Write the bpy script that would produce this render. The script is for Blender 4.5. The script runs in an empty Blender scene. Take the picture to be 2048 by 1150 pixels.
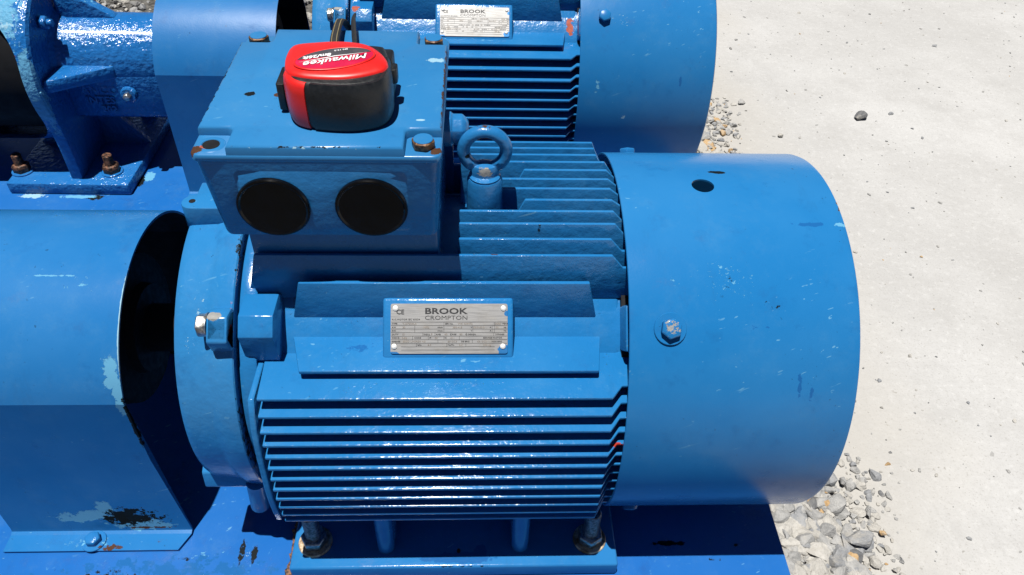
import bpy, bmesh, math, random
import numpy as np
from mathutils import Vector, Matrix
random.seed(7)
rng = np.random.default_rng(11)
scn = bpy.context.scene
COL = scn.collection
R = math.radians

# ------------------------------------------------------------------ camera, sky, sun, exposure
GZ = 0.30                      # motor shaft axis above the ground; shapes below are written round the shaft axis
cam_d = bpy.data.cameras.new('camera')
cam = bpy.data.objects.new('camera', cam_d)
COL.objects.link(cam)
scn.camera = cam
yaw, pit, rol, foc = 0.0541, 0.7420, 0.0379, 1.5506
fw = Vector((math.sin(yaw)*math.cos(pit), math.cos(yaw)*math.cos(pit), -math.sin(pit)))
rt = fw.cross(Vector((0, 0, 1))).normalized()
up = rt.cross(fw)
rt, up = math.cos(rol)*rt + math.sin(rol)*up, -math.sin(rol)*rt + math.cos(rol)*up
m = Matrix((rt, up, -fw)).transposed().to_4x4()
m.translation = Vector((0.2001, -0.6299, 0.6405 + GZ))
cam.matrix_world = m
cam_d.sensor_width = 36.0
cam_d.lens = foc*1000/2048*36.0
cam_d.clip_start = 0.01
cam_d.clip_end = 500

SUN = Vector((-0.10, -0.110, 1.0)).normalized()      # towards the sun
w = bpy.data.worlds.new('World')
scn.world = w
w.use_nodes = True
nt = w.node_tree
nt.nodes.clear()
sky = nt.nodes.new('ShaderNodeTexSky')
sky.sky_type = 'NISHITA'
sky.sun_disc = False
sky.air_density = 0.30
sky.dust_density = 0.1
sky.sun_elevation = math.asin(SUN.z)
sky.sun_rotation = math.atan2(SUN.x, SUN.y)
bg = nt.nodes.new('ShaderNodeBackground')
bg.inputs['Strength'].default_value = 0.05
wo = nt.nodes.new('ShaderNodeOutputWorld')
nt.links.new(sky.outputs[0], bg.inputs['Color'])
nt.links.new(bg.outputs[0], wo.inputs['Surface'])
sd = bpy.data.lights.new('sun', 'SUN')
sd.energy = 5.0
sd.angle = R(0.53)
sd.color = (1.0, 0.965, 0.91)
so = bpy.data.objects.new('sun', sd)
COL.objects.link(so)
so.rotation_euler = SUN.to_track_quat('Z', 'Y').to_euler()
so.location = (-1, -1, 6)
scn.view_settings.view_transform = 'Standard'
scn.view_settings.look = 'None'
scn.view_settings.exposure = 0.65
scn.view_settings.gamma = 1.0
scn.view_settings.use_curve_mapping = False
scn.render.engine = 'CYCLES'

# ------------------------------------------------------------------ materials
class NT:
    def __init__(s, name):
        s.m = bpy.data.materials.new(name)
        s.m.use_nodes = True
        s.t = s.m.node_tree
        s.b = s.t.nodes['Principled BSDF']
        s.co = s.t.nodes.new('ShaderNodeTexCoord').outputs['Object']
    def n(s, k, **kw):
        x = s.t.nodes.new(k)
        for a, v in kw.items():
            setattr(x, a, v)
        return x
    def put(s, sock, v):
        if hasattr(v, 'links'):
            s.t.links.new(v, sock)
        elif isinstance(v, (tuple, list)) and len(v) == 3 and sock.type == 'RGBA':
            sock.default_value = (*v, 1)
        else:
            sock.default_value = v
    def math(s, op, a, b=None, c=None, clamp=False):
        x = s.n('ShaderNodeMath', operation=op)
        x.use_clamp = clamp
        for i, v in enumerate((a, b, c)):
            if v is not None:
                s.put(x.inputs[i], v)
        return x.outputs[0]
    def noise(s, scale, detail=3, rough=.55, vec=None, dist=0):
        x = s.n('ShaderNodeTexNoise')
        s.put(x.inputs['Vector'], vec if vec is not None else s.co)
        x.inputs['Scale'].default_value = scale
        x.inputs['Detail'].default_value = detail
        x.inputs['Roughness'].default_value = rough
        x.inputs['Distortion'].default_value = dist
        return x.outputs['Fac']
    def ramp(s, v, a, b, lo=0., hi=1.):
        x = s.n('ShaderNodeMapRange')
        x.interpolation_type = 'SMOOTHSTEP'
        for i, q in enumerate((v, a, b, lo, hi)):
            s.put(x.inputs[i], q)
        return x.outputs[0]
    def mix(s, f, a, b):
        x = s.n('ShaderNodeMix', data_type='RGBA')
        s.put(x.inputs[0], f)
        s.put(x.inputs[6], a)
        s.put(x.inputs[7], b)
        return x.outputs[2]
    def mapped(s, loc=(0, 0, 0), rot=(0, 0, 0), sc=(1, 1, 1), kind='POINT'):
        x = s.n('ShaderNodeMapping')
        x.vector_type = kind
        s.put(x.inputs[0], s.co)
        x.inputs['Location'].default_value = loc
        x.inputs['Rotation'].default_value = rot
        x.inputs['Scale'].default_value = sc
        return x.outputs[0]
    def blob(s, c, r, grain=90, soft=.05, amp=1.1, thr=.75):
        """1 inside a ragged ellipsoid round c with half sizes r (object coordinates)"""
        v = s.n('ShaderNodeVectorMath', operation='SUBTRACT')
        s.put(v.inputs[0], s.co)
        v.inputs[1].default_value = c
        d = s.n('ShaderNodeVectorMath', operation='DIVIDE')
        s.put(d.inputs[0], v.outputs[0])
        d.inputs[1].default_value = r
        l = s.n('ShaderNodeVectorMath', operation='LENGTH')
        s.put(l.inputs[0], d.outputs[0])
        nz = s.math('MULTIPLY_ADD', s.noise(grain, 9, .70), 2*amp, -amp)
        q = s.math('ADD', l.outputs['Value'], nz)
        return s.ramp(q, thr - soft, thr + soft, 1., 0.)
    def bump(s, h, strength=.3, dist=.001, normal=None):
        x = s.n('ShaderNodeBump')
        x.inputs['Strength'].default_value = strength
        x.inputs['Distance'].default_value = dist
        s.put(x.inputs['Height'], h)
        if normal is not None:
            s.put(x.inputs['Normal'], normal)
        return x.outputs[0]

BLUE = (0.0095, 0.120, 0.312)
KIND = {'light': (0.085, 0.2584, 0.408), 'black': (0.00544, 0.00816, 0.00952), 'rust': (0.055, 0.026, 0.015), 'red': (0.2856, 0.0238, 0.0136),
        'primer': (0.2856, 0.0748, 0.0476), 'deep': (0.009, 0.085, 0.25), 'bare': (0.22, 0.22, 0.21), 'pale': (0.204, 0.3536, 0.4488)}
def paint(name, rough=.30, grain=(260, .10), lumps=(45, .10), spots=.5, chips=(), tint=(1, 1, 1), wear=0., spec=.36, dusty=.13, coat=.10):
    """old blue enamel: uneven coat, scuffs, specks and (chips) ragged places where it has come off or a highlight is painted on"""
    k = NT(name)
    base = tuple(a*b for a, b in zip(BLUE, tint))
    f1 = k.ramp(k.noise(7, 4), .35, .7)
    col = k.mix(f1, base, (base[0]*1.35 + .004, base[1]*1.13, base[2]*1.06))
    f2 = k.ramp(k.noise(26, 6, .7), .54, .72, 0, .55)
    col = k.mix(f2, col, (base[0]*.7, base[1]*.72, base[2]*.78))
    dust = k.ramp(k.noise(21, 9, .80), .48, .74, 0, dusty)
    col = k.mix(dust, col, (.11, .23, .33))
    # scratches: stretched noise in two directions
    sc1 = k.ramp(k.noise(60, 2, .4, k.mapped(rot=(.5, .35, .6), sc=(5, .22, .3), kind='TEXTURE')), .715, .745, 0, .55)
    sc2 = k.ramp(k.noise(75, 2, .4, k.mapped(rot=(.9, 1.1, -.7), sc=(.25, 6, .25), kind='TEXTURE')), .72, .75, 0, .5)
    where = k.ramp(k.noise(9, 3, .6, k.mapped(loc=(4.2, 1.3, 2.2))), .52, .66)
    col = k.mix(k.math('MULTIPLY', k.math('ADD', sc1, sc2), where), col, (.14, .33, .45))
    sp = k.math('MULTIPLY', k.ramp(k.noise(190, 3, .6, k.mapped(loc=(1.7, 3.1, .4))), .69, .73, 0, spots),
                k.ramp(k.noise(11, 3, .6, k.mapped(loc=(7.7, 2, 5))), .45, .62))
    col = k.mix(sp, col, (.008, .02, .033))
    if wear:
        ls = k.math('MULTIPLY', k.ramp(k.noise(150, 6, .7, k.mapped(loc=(3, 8, 1))), .61, .66, 0, wear),
                    k.ramp(k.noise(17, 3, .6, k.mapped(loc=(2.5, 6, 9))), .50, .62))
        col = k.mix(ls, col, KIND['light'])
    st_ = k.ramp(k.noise(18, 6, .75, k.mapped(loc=(9, 2, 4), sc=(1.6, .5, .5))), .55, .80, 0, .30)
    col = k.mix(st_, col, (base[0]*.5 + .01, base[1]*.55, base[2]*.5))
    rg = k.math('ADD', rough, k.math('MULTIPLY', f2, .25))
    chip_h = None
    for c in chips:
        kind, ctr, rad = c[:3]
        kw = c[3] if len(c) > 3 else {}
        bl = k.blob((ctr[0], ctr[1], ctr[2]), rad, **kw)
        colr = KIND[kind]
        if kind in ('rust', 'primer', 'bare'):
            colr = k.mix(k.noise(230, 4, .7), tuple(q*.55 for q in colr), tuple(min(1, q*1.5) for q in colr))
        col = k.mix(bl, col, colr)
        if kind != 'deep':
            rg = k.math('ADD', rg, k.math('MULTIPLY', bl, .25))
            chip_h = bl if chip_h is None else k.math('MAXIMUM', chip_h, bl)
    k.put(k.b.inputs['Base Color'], col)
    k.put(k.b.inputs['Roughness'], rg)
    k.b.inputs['Specular IOR Level'].default_value = spec
    k.b.inputs['Coat Weight'].default_value = coat
    if chip_h is not None:
        k.put(k.b.inputs['Specular IOR Level'], k.math('MULTIPLY_ADD', chip_h, -spec*.8, spec))
        k.put(k.b.inputs['Coat Weight'], k.math('MULTIPLY_ADD', chip_h, -coat, coat))
    k.b.inputs['Coat Roughness'].default_value = .12
    nrm = k.bump(k.noise(grain[0], 3, .6), grain[1], .0012)
    nrm = k.bump(k.noise(lumps[0], 3, .5, k.mapped(loc=(5, 1, 3))), lumps[1], .006, nrm)
    if chip_h is not None:
        nrm = k.bump(k.math('SUBTRACT', 1., chip_h), .5, .0004, nrm)
    k.put(k.b.inputs['Normal'], nrm)
    return k.m

def simple(name, col, rough=.5, metal=0., var=.25, scale=120, bump=.1, spec=.5, col2=None):
    k = NT(name)
    nz = k.noise(scale, 5, .65)
    c2 = col2 or tuple(q*(1-var) for q in col)
    k.put(k.b.inputs['Base Color'], k.mix(k.ramp(nz, .38, .64), c2, tuple(min(1, q*(1+var*.4)) for q in col)))
    k.put(k.b.inputs['Roughness'], k.ramp(nz, .3, .7, rough*.85, min(1, rough*1.2)))
    k.b.inputs['Metallic'].default_value = metal
    k.b.inputs['Specular IOR Level'].default_value = spec
    if bump:
        k.put(k.b.inputs['Normal'], k.bump(k.noise(scale*2.5, 3), bump, .0006))
    return k.m

# ------------------------------------------------------------------ mesh building
def frame_of(axis):
    a = Vector(axis).normalized()
    h = Vector((0, 0, 1)) if abs(a.z) < .9 else Vector((1, 0, 0))
    u = a.cross(h).normalized()
    return a, u, a.cross(u)
class MB:
    def __init__(s):
        s.bm = bmesh.new()
    def _face(s, vs):
        try:
            return s.bm.faces.new(vs)
        except ValueError:
            return None
    def poly_prism(s, poly, fn, a, b):
        """extrude a 2-D polygon between a and b; fn(u, v, t) gives the point"""
        A = [s.bm.verts.new(fn(u, v, a)) for u, v in poly]
        B = [s.bm.verts.new(fn(u, v, b)) for u, v in poly]
        s._face(A[::-1]); s._face(B)
        n = len(poly)
        for i in range(n):
            s._face((A[i], A[(i+1) % n], B[(i+1) % n], B[i]))
        return s
    def px(s, poly, a, b):   # polygon in (y, z) extruded along x
        return s.poly_prism(poly, lambda u, v, t: (t, u, v), a, b)
    def py(s, poly, a, b):   # polygon in (x, z) extruded along y
        return s.poly_prism(poly, lambda u, v, t: (u, t, v), a, b)
    def pz(s, poly, a, b):   # polygon in (x, y) extruded along z
        return s.poly_prism(poly, lambda u, v, t: (u, v, t), a, b)
    def box(s, x0, x1, y0, y1, z0, z1):
        return s.pz([(x0, y0), (x1, y0), (x1, y1), (x0, y1)], z0, z1)
    def rings(s, rows, closed=True, caps=(True, True)):
        V = [[s.bm.verts.new(p) for p in r] for r in rows]
        n = len(V[0])
        for a, b in zip(V, V[1:]):
            for i in range(n if closed else n-1):
                s._face((a[i], a[(i+1) % n], b[(i+1) % n], b[i]))
        if caps[0]: s._face(V[0][::-1])
        if caps[1]: s._face(V[-1])
        return s
    def lathe(s, prof, n=96, axis=(1, 0, 0), o=(0, 0, 0), caps=(False, False), ph=0):
        a, u, v = frame_of(axis)
        o = Vector(o)
        rows = [[o + a*x + (u*math.cos(t) + v*math.sin(t))*r for t in [ph + 2*math.pi*i/n for i in range(n)]] for x, r in prof]
        return s.rings(rows, True, caps)
    def cyl(s, o, axis, r, h, n=24, ch=0., r2=None):
        r2 = r if r2 is None else r2
        if ch:
            return s.lathe([(0, r), (h-ch, r2), (h, r2-ch)], n, axis, o, (True, True))
        return s.lathe([(0, r), (h, r2)], n, axis, o, (True, True))
    def hexa(s, o, axis, r, h, ph=0., dome=.0):
        s.lathe([(0, r), (h*.82, r), (h, r*.88)], 6, axis, o, (True, True), ph)
        return s
    def tube(s, pts, rx, ry=None, n=10, closed=False, caps=True):
        ry = rx if ry is None else ry
        P = [Vector(p) for p in pts]
        rows = []
        pu = None
        for i, p in enumerate(P):
            d = (P[(i+1) % len(P)] - P[i-1]) if closed else (P[min(i+1, len(P)-1)] - P[max(i-1, 0)])
            d.normalize()
            if pu is None:
                h = Vector((1, 0, 0)) if abs(d.x) < .8 else Vector((0, 0, 1))
                pu = (h - d*h.dot(d)).normalized()
            else:
                pu = (pu - d*pu.dot(d)).normalized()
            v = d.cross(pu)
            rows.append([p + pu*rx*math.cos(2*math.pi*k/n) + v*ry*math.sin(2*math.pi*k/n) for k in range(n)])
        if closed:
            rows.append(rows[0])
            s.rings(rows, True, (False, False))
            bmesh.ops.remove_doubles(s.bm, verts=s.bm.verts, dist=1e-6)
            return s
        return s.rings(rows, True, (caps, caps))
    def bevel(s, off, seg=2, ang=28):
        bmesh.ops.recalc_face_normals(s.bm, faces=s.bm.faces)
        es = [e for e in s.bm.edges if len(e.link_faces) == 2 and e.calc_face_angle(0) > R(ang)]
        bmesh.ops.bevel(s.bm, geom=es, offset=off, segments=seg, profile=.5, affect='EDGES', clamp_overlap=True)
        return s
    def xf(s, M):
        bmesh.ops.transform(s.bm, matrix=M, verts=s.bm.verts)
        return s
    def mesh(s, name, dz=0.):
        bm = s.bm
        bmesh.ops.recalc_face_normals(bm, faces=bm.faces)
        if dz:
            bmesh.ops.translate(bm, vec=(0, 0, dz), verts=bm.verts)
        me = bpy.data.meshes.new(name)
        bm.to_mesh(me)
        bm.free()
        return me
def link(name, me, mat, parent=None, loc=None, smooth=35):
    for p in me.polygons:
        p.use_smooth = smooth > 0
    if smooth > 0:
        me.set_sharp_from_angle(angle=R(smooth))
    if mat is not None:
        me.materials.clear()
        me.materials.append(mat)
    o = bpy.data.objects.new(name, me)
    COL.objects.link(o)
    if parent is not None:
        o.parent = parent
    if loc is not None:
        o.location = loc
    return o
DZ = 0.20                         # parts are written round the shaft axis; the thing's origin lies on its base, 0.2 m lower
def part(name, mb, mat, parent, smooth=35, dz=None):
    return link(name, mb.mesh(name, DZ if dz is None else dz), mat, parent, smooth=smooth)
def thing(name, label, cat, loc, group=None, rz=0.):
    o = bpy.data.objects.new(name, None)
    COL.objects.link(o)
    o.empty_display_size = .05
    o.location = loc
    o.rotation_euler.z = rz
    o['label'] = label
    o['category'] = cat
    if group: o['group'] = group
    return o
def cut(o, cutters):
    """real holes: boolean difference with throw-away meshes (thing-local coordinates)"""
    tmp = []
    for c in cutters:
        me = c.mesh('cutter', DZ)
        q = bpy.data.objects.new('cutter', me)
        COL.objects.link(q)
        q.parent = o.parent
        md = o.modifiers.new('cut', 'BOOLEAN')
        md.operation = 'DIFFERENCE'
        md.solver = 'EXACT'
        md.object = q
        tmp.append(q)
    bpy.context.view_layer.update()
    dg = bpy.context.evaluated_depsgraph_get()
    me = bpy.data.meshes.new_from_object(o.evaluated_get(dg))
    old = o.data
    o.modifiers.clear()
    o.data = me
    me.name = old.name
    for q in tmp:
        d = q.data
        bpy.data.objects.remove(q)
        bpy.data.meshes.remove(d)
    for p in me.polygons:
        p.use_smooth = True
    me.set_sharp_from_angle(angle=R(35))
def text_mb(items):
    """items: (string, x, y, size, stretch, shear, align, bold offset) in the plane; gives one flat mesh a little thick"""
    mb = MB()
    for (st, x, y, size, sx, shear, al, off) in items:
        cu = bpy.data.curves.new('txt', 'FONT')
        cu.body = st
        cu.size = size
        cu.shear = shear
        cu.align_x = al
        cu.offset = off
        cu.extrude = .00012
        cu.resolution_u = 2
        ob = bpy.data.objects.new('txt', cu)
        COL.objects.link(ob)
        dg = bpy.context.evaluated_depsgraph_get()
        me = bpy.data.meshes.new_from_object(ob.evaluated_get(dg))
        me.transform(Matrix.Translation((x, y, 0)) @ Matrix.Diagonal((sx, 1, 1, 1)))
        mb.bm.from_mesh(me)
        bpy.data.objects.remove(ob)
        bpy.data.curves.remove(cu)
        bpy.data.meshes.remove(me)
    return mb
def arc(cx, cy, r, a0, a1, n):
    return [(cx + r*math.cos(R(a0 + (a1-a0)*i/n)), cy + r*math.sin(R(a0 + (a1-a0)*i/n))) for i in range(n+1)]
def rrect(x0, x1, y0, y1, r, n=5):
    return arc(x1-r, y0+r, r, -90, 0, n) + arc(x1-r, y1-r, r, 0, 90, n) + arc(x0+r, y1-r, r, 90, 180, n) + arc(x0+r, y0+r, r, 180, 270, n)
# frame of the 45-degree corner on the front (sgn=-1) or back (sgn=+1): x along shaft, t tangential (up), n outwards
def M45(sgn=-1):
    n = Vector((0, sgn, 1)).normalized()
    t = Vector((0, -sgn, 1)).normalized()
    return Matrix(((1, 0, 0, 0), (0, t.y, n.y, 0), (0, t.z, n.z, 0), (0, 0, 0, 1)))

S2 = (.019, .676)               # the second pump set stands beside the first
Dz = Vector((0, 0, DZ))
def L(x, y, z):                 # shaft-axis coordinates -> thing-local (for chips)
    return (x, y, z + DZ)

# ------------------------------------------------------------------ the materials in use
P_cowl = paint('blue enamel on sheet steel', .22, (420, .05), (11, .22), .75, [
    ('black', L(.4409, .0255, .198), (.011, .004, .02), {'grain': 120, 'amp': .7}),
    ('light', L(.5445, -.0535, .193), (.012, .0030, .02), {'grain': 150, 'amp': 1.2, 'thr': .6}),
    ('deep', L(.515, -.053, .193), (.028, .004, .02), {'grain': 90, 'amp': 1.2, 'thr': .5}),
    ('light', L(.376, -.106, .169), (.012, .030, .03), {'grain': 170, 'amp': 1.9, 'thr': -.12}),
    ('light', L(.425, -.098, .174), (.030, .024, .03), {'grain': 190, 'amp': 2.0, 'thr': -.12}),
    ('black', L(.470, -.125, .155), (.020, .018, .02), {'grain': 150, 'amp': 1.8, 'thr': -.12}),
    ('black', L(.428, -.102, .172), (.008, .02, .02), {'grain': 150, 'amp': 1.9, 'thr': -.12}),
    ('deep', L(.493, -.171, .104), (.004, .020, .03), {'grain': 110, 'amp': 1.9, 'thr': .3}),
    ('deep', L(.505, -.176, .095), (.003, .016, .03), {'grain': 120, 'amp': 1.9, 'thr': .3}),
    ('deep', L(.45, -.140, .142), (.05, .006, .006), {'grain': 120, 'amp': 2.2, 'thr': .0}),
    ('rust', L(.5485, -.030, .197), (.003, .018, .012), {'grain': 190, 'amp': 1.6, 'thr': .4}),
    ('light', L(.43, -.11, .168), (.07, .05, .05), {'grain': 330, 'amp': 2.6, 'thr': -.42}),
], spec=.18, dusty=.10, coat=.0)
P_cowl2 = paint('blue enamel on sheet steel with drips', .30, (420, .04), (16, .10), .6, [
    ('light', L(.3646, -.194, .049), (.006, .01, .020), {'grain': 170, 'amp': 2., 'thr': .2}),
    ('deep', L(.4956, -.1925, .060), (.004, .012, .022), {'grain': 80, 'amp': 1.2, 'thr': .5}),
    ('pale', L(.41, -.2, .0), (.006, .01, .008), {'grain': 190, 'amp': 1.8, 'thr': .3}),
    ('pale', L(.40, -.145, .14), (.05, .03, .03), {'grain': 240, 'amp': 1.9, 'thr': -.25}),
    ('rust', L(.372, -.115, .16), (.008, .03, .03), {'grain': 90, 'amp': 1.8, 'thr': .0}),
], spec=.18, coat=.0)
FR_CH = [
    ('black', L(.0, -.090, .165), (.02, .02, .03), {'grain': 150, 'amp': 1.6, 'thr': .05}),
    ('rust', L(.2152, -.0851, .181), (.05, .004, .003), {'grain': 150, 'amp': 1.5, 'thr': .05}),
    ('deep', L(.085, -.128, .1015), (.026, .010, .004), {'grain': 120, 'amp': 1.9, 'thr': .3}),
    ('red', L(.338, -.19, .026), (.014, .012, .02), {'grain': 100, 'amp': 1.2}),
    ('black', L(.255, -.0593, .188), (.004, .006, .012), {'grain': 60, 'amp': .6}),
]
P_frame = paint('blue enamel on cast iron', .21, (330, .16), (60, .16), .55, FR_CH, wear=.35)
P_frame2 = paint('blue enamel on cast iron over red primer', .22, (330, .28), (60, .2), .45, [
    ('primer', L(.3245, -.108, .113), (.011, .020, .024), {'grain': 110, 'amp': 1.5, 'thr': .6}),
    ('primer', L(-.0163, -.1205, .145), (.016, .014, .014), {'grain': 90, 'amp': 1.2, 'thr': .65}),
], wear=.2)
P_fin = paint('blue enamel on cooling fins', .19, (300, .22), (70, .22), .5, FR_CH[1:], wear=.25)
P_shield = paint('blue enamel on end shield', .22, (300, .14), (50, .22), .7, [
    ('red', L(-.0278, -.1102, .1443), (.007, .007, .007), {'grain': 190}),
    ('red', L(-.0269, -.1286, .1259), (.007, .007, .007), {'grain': 190}),
    ('bare', L(-.040, -.125, .142), (.009, .006, .007), {'grain': 110, 'amp': .9}),
    ('black', L(-.027, -.06, .165), (.010, .06, .05), {'grain': 150, 'amp': 1.9, 'thr': .05}),
    ('black', L(-.026, -.155, .0), (.005, .08, .14), {'grain': 170, 'amp': 1.7, 'thr': .35}),
    ('pale', L(-.062, -.105, .13), (.013, .03, .04), {'grain': 200, 'amp': 2., 'thr': -.12}),
    ('light', L(-.070, -.125, .11), (.012, .03, .03), {'grain': 200, 'amp': 2., 'thr': -.12}),
], wear=.45, tint=(1.5, 1.14, 1.08))
P_box = paint('blue enamel on terminal box', .26, (240, .22), (70, .16), .5, [], wear=.3)
P_lid = paint('blue enamel on box lid', .28, (380, .05), (30, .06), .8, [
    ('rust', L(-.0245, -.0690, .3005), (.016, .006, .006), {'grain': 140, 'amp': .9}),
    ('rust', L(-.0265, -.1000, .300), (.010, .007, .006), {'grain': 140, 'amp': 1.}),
    ('primer', L(-.018, -.0955, .300), (.006, .004, .006), {'grain': 120, 'amp': .6}),
    ('rust', L(.1570, -.0690, .3005), (.013, .004, .006), {'grain': 160, 'amp': 1.}),
    ('rust', L(.164, -.098, .300), (.006, .006, .006), {'grain': 160, 'amp': 1.}),
    ('rust', L(.0262, -.0256, .3085), (.005, .004, .006), {'grain': 160, 'amp': .7}),
    ('black', L(.0025, -.0235, .3085), (.006, .005, .006), {'grain': 160, 'amp': .9}),
    ('pale', L(.1572, .0431, .3085), (.014, .005, .006), {'grain': 150, 'amp': 1.1}),
    ('pale', L(.150, -.0645, .3085), (.005, .002, .006), {'grain': 100, 'amp': .4}),
    ('rust', L(.1675, .0, .307), (.0025, .12, .004), {'grain': 160, 'amp': 1.7, 'thr': .45}),
    ('black', L(-.0275, .0, .307), (.003, .12, .004), {'grain': 160, 'amp': 1.7, 'thr': .40}),
    ('black', L(.07, -.1055, .3075), (.11, .0025, .003), {'grain': 150, 'amp': 1.9, 'thr': .05}),
    ('pale', L(.07, -.1058, .3070), (.11, .002, .0025), {'grain': 210, 'amp': 1.9, 'thr': -.05}),
    ('black', L(.07, .0, .3085), (.12, .11, .004), {'grain': 240, 'amp': 2.6, 'thr': -.35}),
], tint=(1.6, 1.08, 1.0), wear=.15)
P_eye = paint('blue enamel on worn eyebolt', .25, (300, .2), (90, .2), .3, [
    ('bare', L(.2035, -.0245, .2300), (.0085, .0050, .0065), {'grain': 230, 'amp': 1.2, 'thr': .75}),
    ('rust', L(.2035, -.012, .2635), (.011, .012, .003), {'grain': 140, 'amp': 1.}),
    ('rust', L(.2035, -.0145, .2745), (.016, .008, .003), {'grain': 240, 'amp': 1.9, 'thr': .35}),
    ('black', L(.186, -.016, .243), (.004, .006, .012), {'grain': 140, 'amp': 1.1}),
])
P_guard = paint('blue enamel on chipped guard', .24, (420, .05), (14, .10), .5, [
    ('light', L(-.1575, -.122, .062), (.010, .022, .030), {'grain': 85, 'amp': 1.25}),
    ('light', L(-.153, -.132, .035), (.007, .016, .030), {'grain': 95, 'amp': 1.2}),
    ('black', L(-.150, -.137, .000), (.0035, .008, .050), {'grain': 120, 'amp': 1.2}),
    ('light', L(-.190, -.056, .118), (.040, .020, .020), {'grain': 160, 'amp': 1.9, 'thr': -.12}),
    ('light', L(-.245, -.137, -.165), (.050, .01, .018), {'grain': 48, 'amp': 1.2}),
    ('light', L(-.226, -.137, -.150), (.014, .01, .016), {'grain': 70, 'amp': 1.0}),
    ('light', L(-.190, -.137, -.182), (.045, .01, .016), {'grain': 90, 'amp': 1.2}),
    ('black', L(-.206, -.137, -.168), (.034, .01, .024), {'grain': 120, 'amp': 1.25}),
    ('black', L(-.178, -.137, -.170), (.040, .01, .026), {'grain': 150, 'amp': 2.0, 'thr': .30}),
    ('light', L(-.25, -.157, -.194), (.10, .014, .010), {'grain': 170, 'amp': 1.75, 'thr': .05}),
    ('rust', L(-.226, -.163, -.194), (.018, .006, .010), {'grain': 190, 'amp': 1.7, 'thr': .6}),
    ('rust', L(-.172, -.154, -.194), (.020, .006, .010), {'grain': 190, 'amp': 1.6, 'thr': .05}),
    ('rust', L(-.19, -.140, -.190), (.05, .004, .003), {'grain': 190, 'amp': 1.8, 'thr': .5}),
    ('light', L(-.225, -.0480, .1213), (.040, .0016, .0016), {'grain': 140, 'amp': 1.6, 'thr': .45}),
    ('pale', L(-.1490, -.085, .09), (.0022, .06, .07), {'grain': 120, 'amp': .5, 'thr': .9}),  # lit sheet edge: highlight painted along the opening
], tint=(1.15, .94, .98), spec=.22, coat=.0)
P_guard2 = paint('blue enamel on scuffed guard', .36, (420, .10), (14, .12), .5, [
    ('pale', L(-.27, -.02, .13), (.03, .03, .02), {'grain': 130, 'amp': 1.9, 'thr': -.12}),
    ('black', L(-.29, -.10, .09), (.03, .02, .03), {'grain': 130, 'amp': 2., 'thr': -.25}),
], tint=(1.15, .94, .98), spec=.22, coat=.0)
P_pump = paint('thick blue enamel on pump casting', .15, (150, .9), (110, .55), .4, [
    ('light', L(-.575, -.085, .13), (.045, .09, .13), {'grain': 50, 'amp': 1.9, 'thr': .55}),
    ('pale', L(-.575, -.11, .10), (.045, .05, .08), {'grain': 75, 'amp': 1.9, 'thr': .15}),
    ('light', L(-.54, -.145, .0), (.025, .02, .12), {'grain': 60, 'amp': 1.3}),
    ('red', L(-.556, -.135, .06), (.006, .006, .004), {'grain': 190, 'amp': 1.6, 'thr': .3}),
    ('light', L(-.47, .0, .09), (.05, .02, .03), {'grain': 110, 'amp': 1.5, 'thr': .05}),
], tint=(.85, .85, 1.0), wear=.3)
P_base = paint('blue enamel on steel skid', .20, (300, .08), (22, .12), .5, [
    ('black', (-.0759, -.1675, .1), (.0045, .020, .02), {'grain': 170, 'amp': .9}),
    ('black', (-.0613, -.171, .1), (.0045, .014, .02), {'grain': 170, 'amp': .9}),
    ('pale', (-.071, -.169, .1), (.014, .024, .02), {'grain': 230, 'amp': 1.8, 'thr': -.12}),
    ('light', (-.12, -.170, .1), (.05, .02, .02), {'grain': 130, 'amp': 1.9, 'thr': -.12}),
    ('black', (-.14, -.176, .1), (.06, .012, .02), {'grain': 150, 'amp': 1.9, 'thr': -.12}),
    ('black', (-.22, -.195, .1), (.10, .020, .02), {'grain': 130, 'amp': 2.1, 'thr': .0}),
    ('deep', (-.15, -.190, .1), (.20, .030, .02), {'grain': 60, 'amp': 2.1, 'thr': .3}),
    ('black', (.424, -.163, .1), (.030, .004, .02), {'grain': 120, 'amp': 1.1}),
    ('black', (.50, -.166, .1), (.030, .006, .02), {'grain': 120, 'amp': 1.5, 'thr': .05}),
    ('black', (.47, -.185, .1), (.05, .012, .02), {'grain': 110, 'amp': 1.8, 'thr': -.12}),
], tint=(.85, .74, .98), wear=.4)
P_base2 = paint('blue enamel on second steel skid', .20, (300, .08), (22, .12), .5, [
    ('black', (-.491-.019, .5225-.676, .1), (.018, .010, .02), {'grain': 130, 'amp': 1.2}),
    ('light', (-.54, .5245-.676, .1), (.04, .006, .02), {'grain': 110, 'amp': 1.}),
    ('light', (-.435, .590-.676, .1), (.012, .022, .02), {'grain': 90, 'amp': 1.}),
    ('black', (-.445, .572-.676, .1), (.008, .022, .02), {'grain': 130, 'amp': 1.1}),
    ('pale', (-.62, -.15, .1), (.03, .008, .02), {'grain': 110, 'amp': 1.2}),
], tint=(.85, .76, .98), wear=.4)
P_foot = paint('blue enamel on motor feet', .17, (330, .10), (40, .14), .4, [
    ('deep', L(.170, -.190, -.178), (.055, .009, .02), {'grain': 45, 'amp': 1.1}),
    ('deep', L(.20, -.184, -.178), (.010, .012, .02), {'grain': 60, 'amp': .8}),
    ('rust', L(.175, -.1815, -.178), (.003, .004, .02), {'grain': 60, 'amp': .4}),
    ('black', L(.17, -.2, -.179), (.15, .002, .003), {'grain': 110, 'amp': 1.6, 'thr': .05}),
], tint=(1.2, 1.0, 1.0))
P_bolt = paint('flaking blue enamel on a bolt', .2, (300, .2), (90, .2), .3, [('bare', L(.3715, -.148, .149), (.012, .012, .012), {'grain': 260, 'amp': 1.9, 'thr': .30})])
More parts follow.
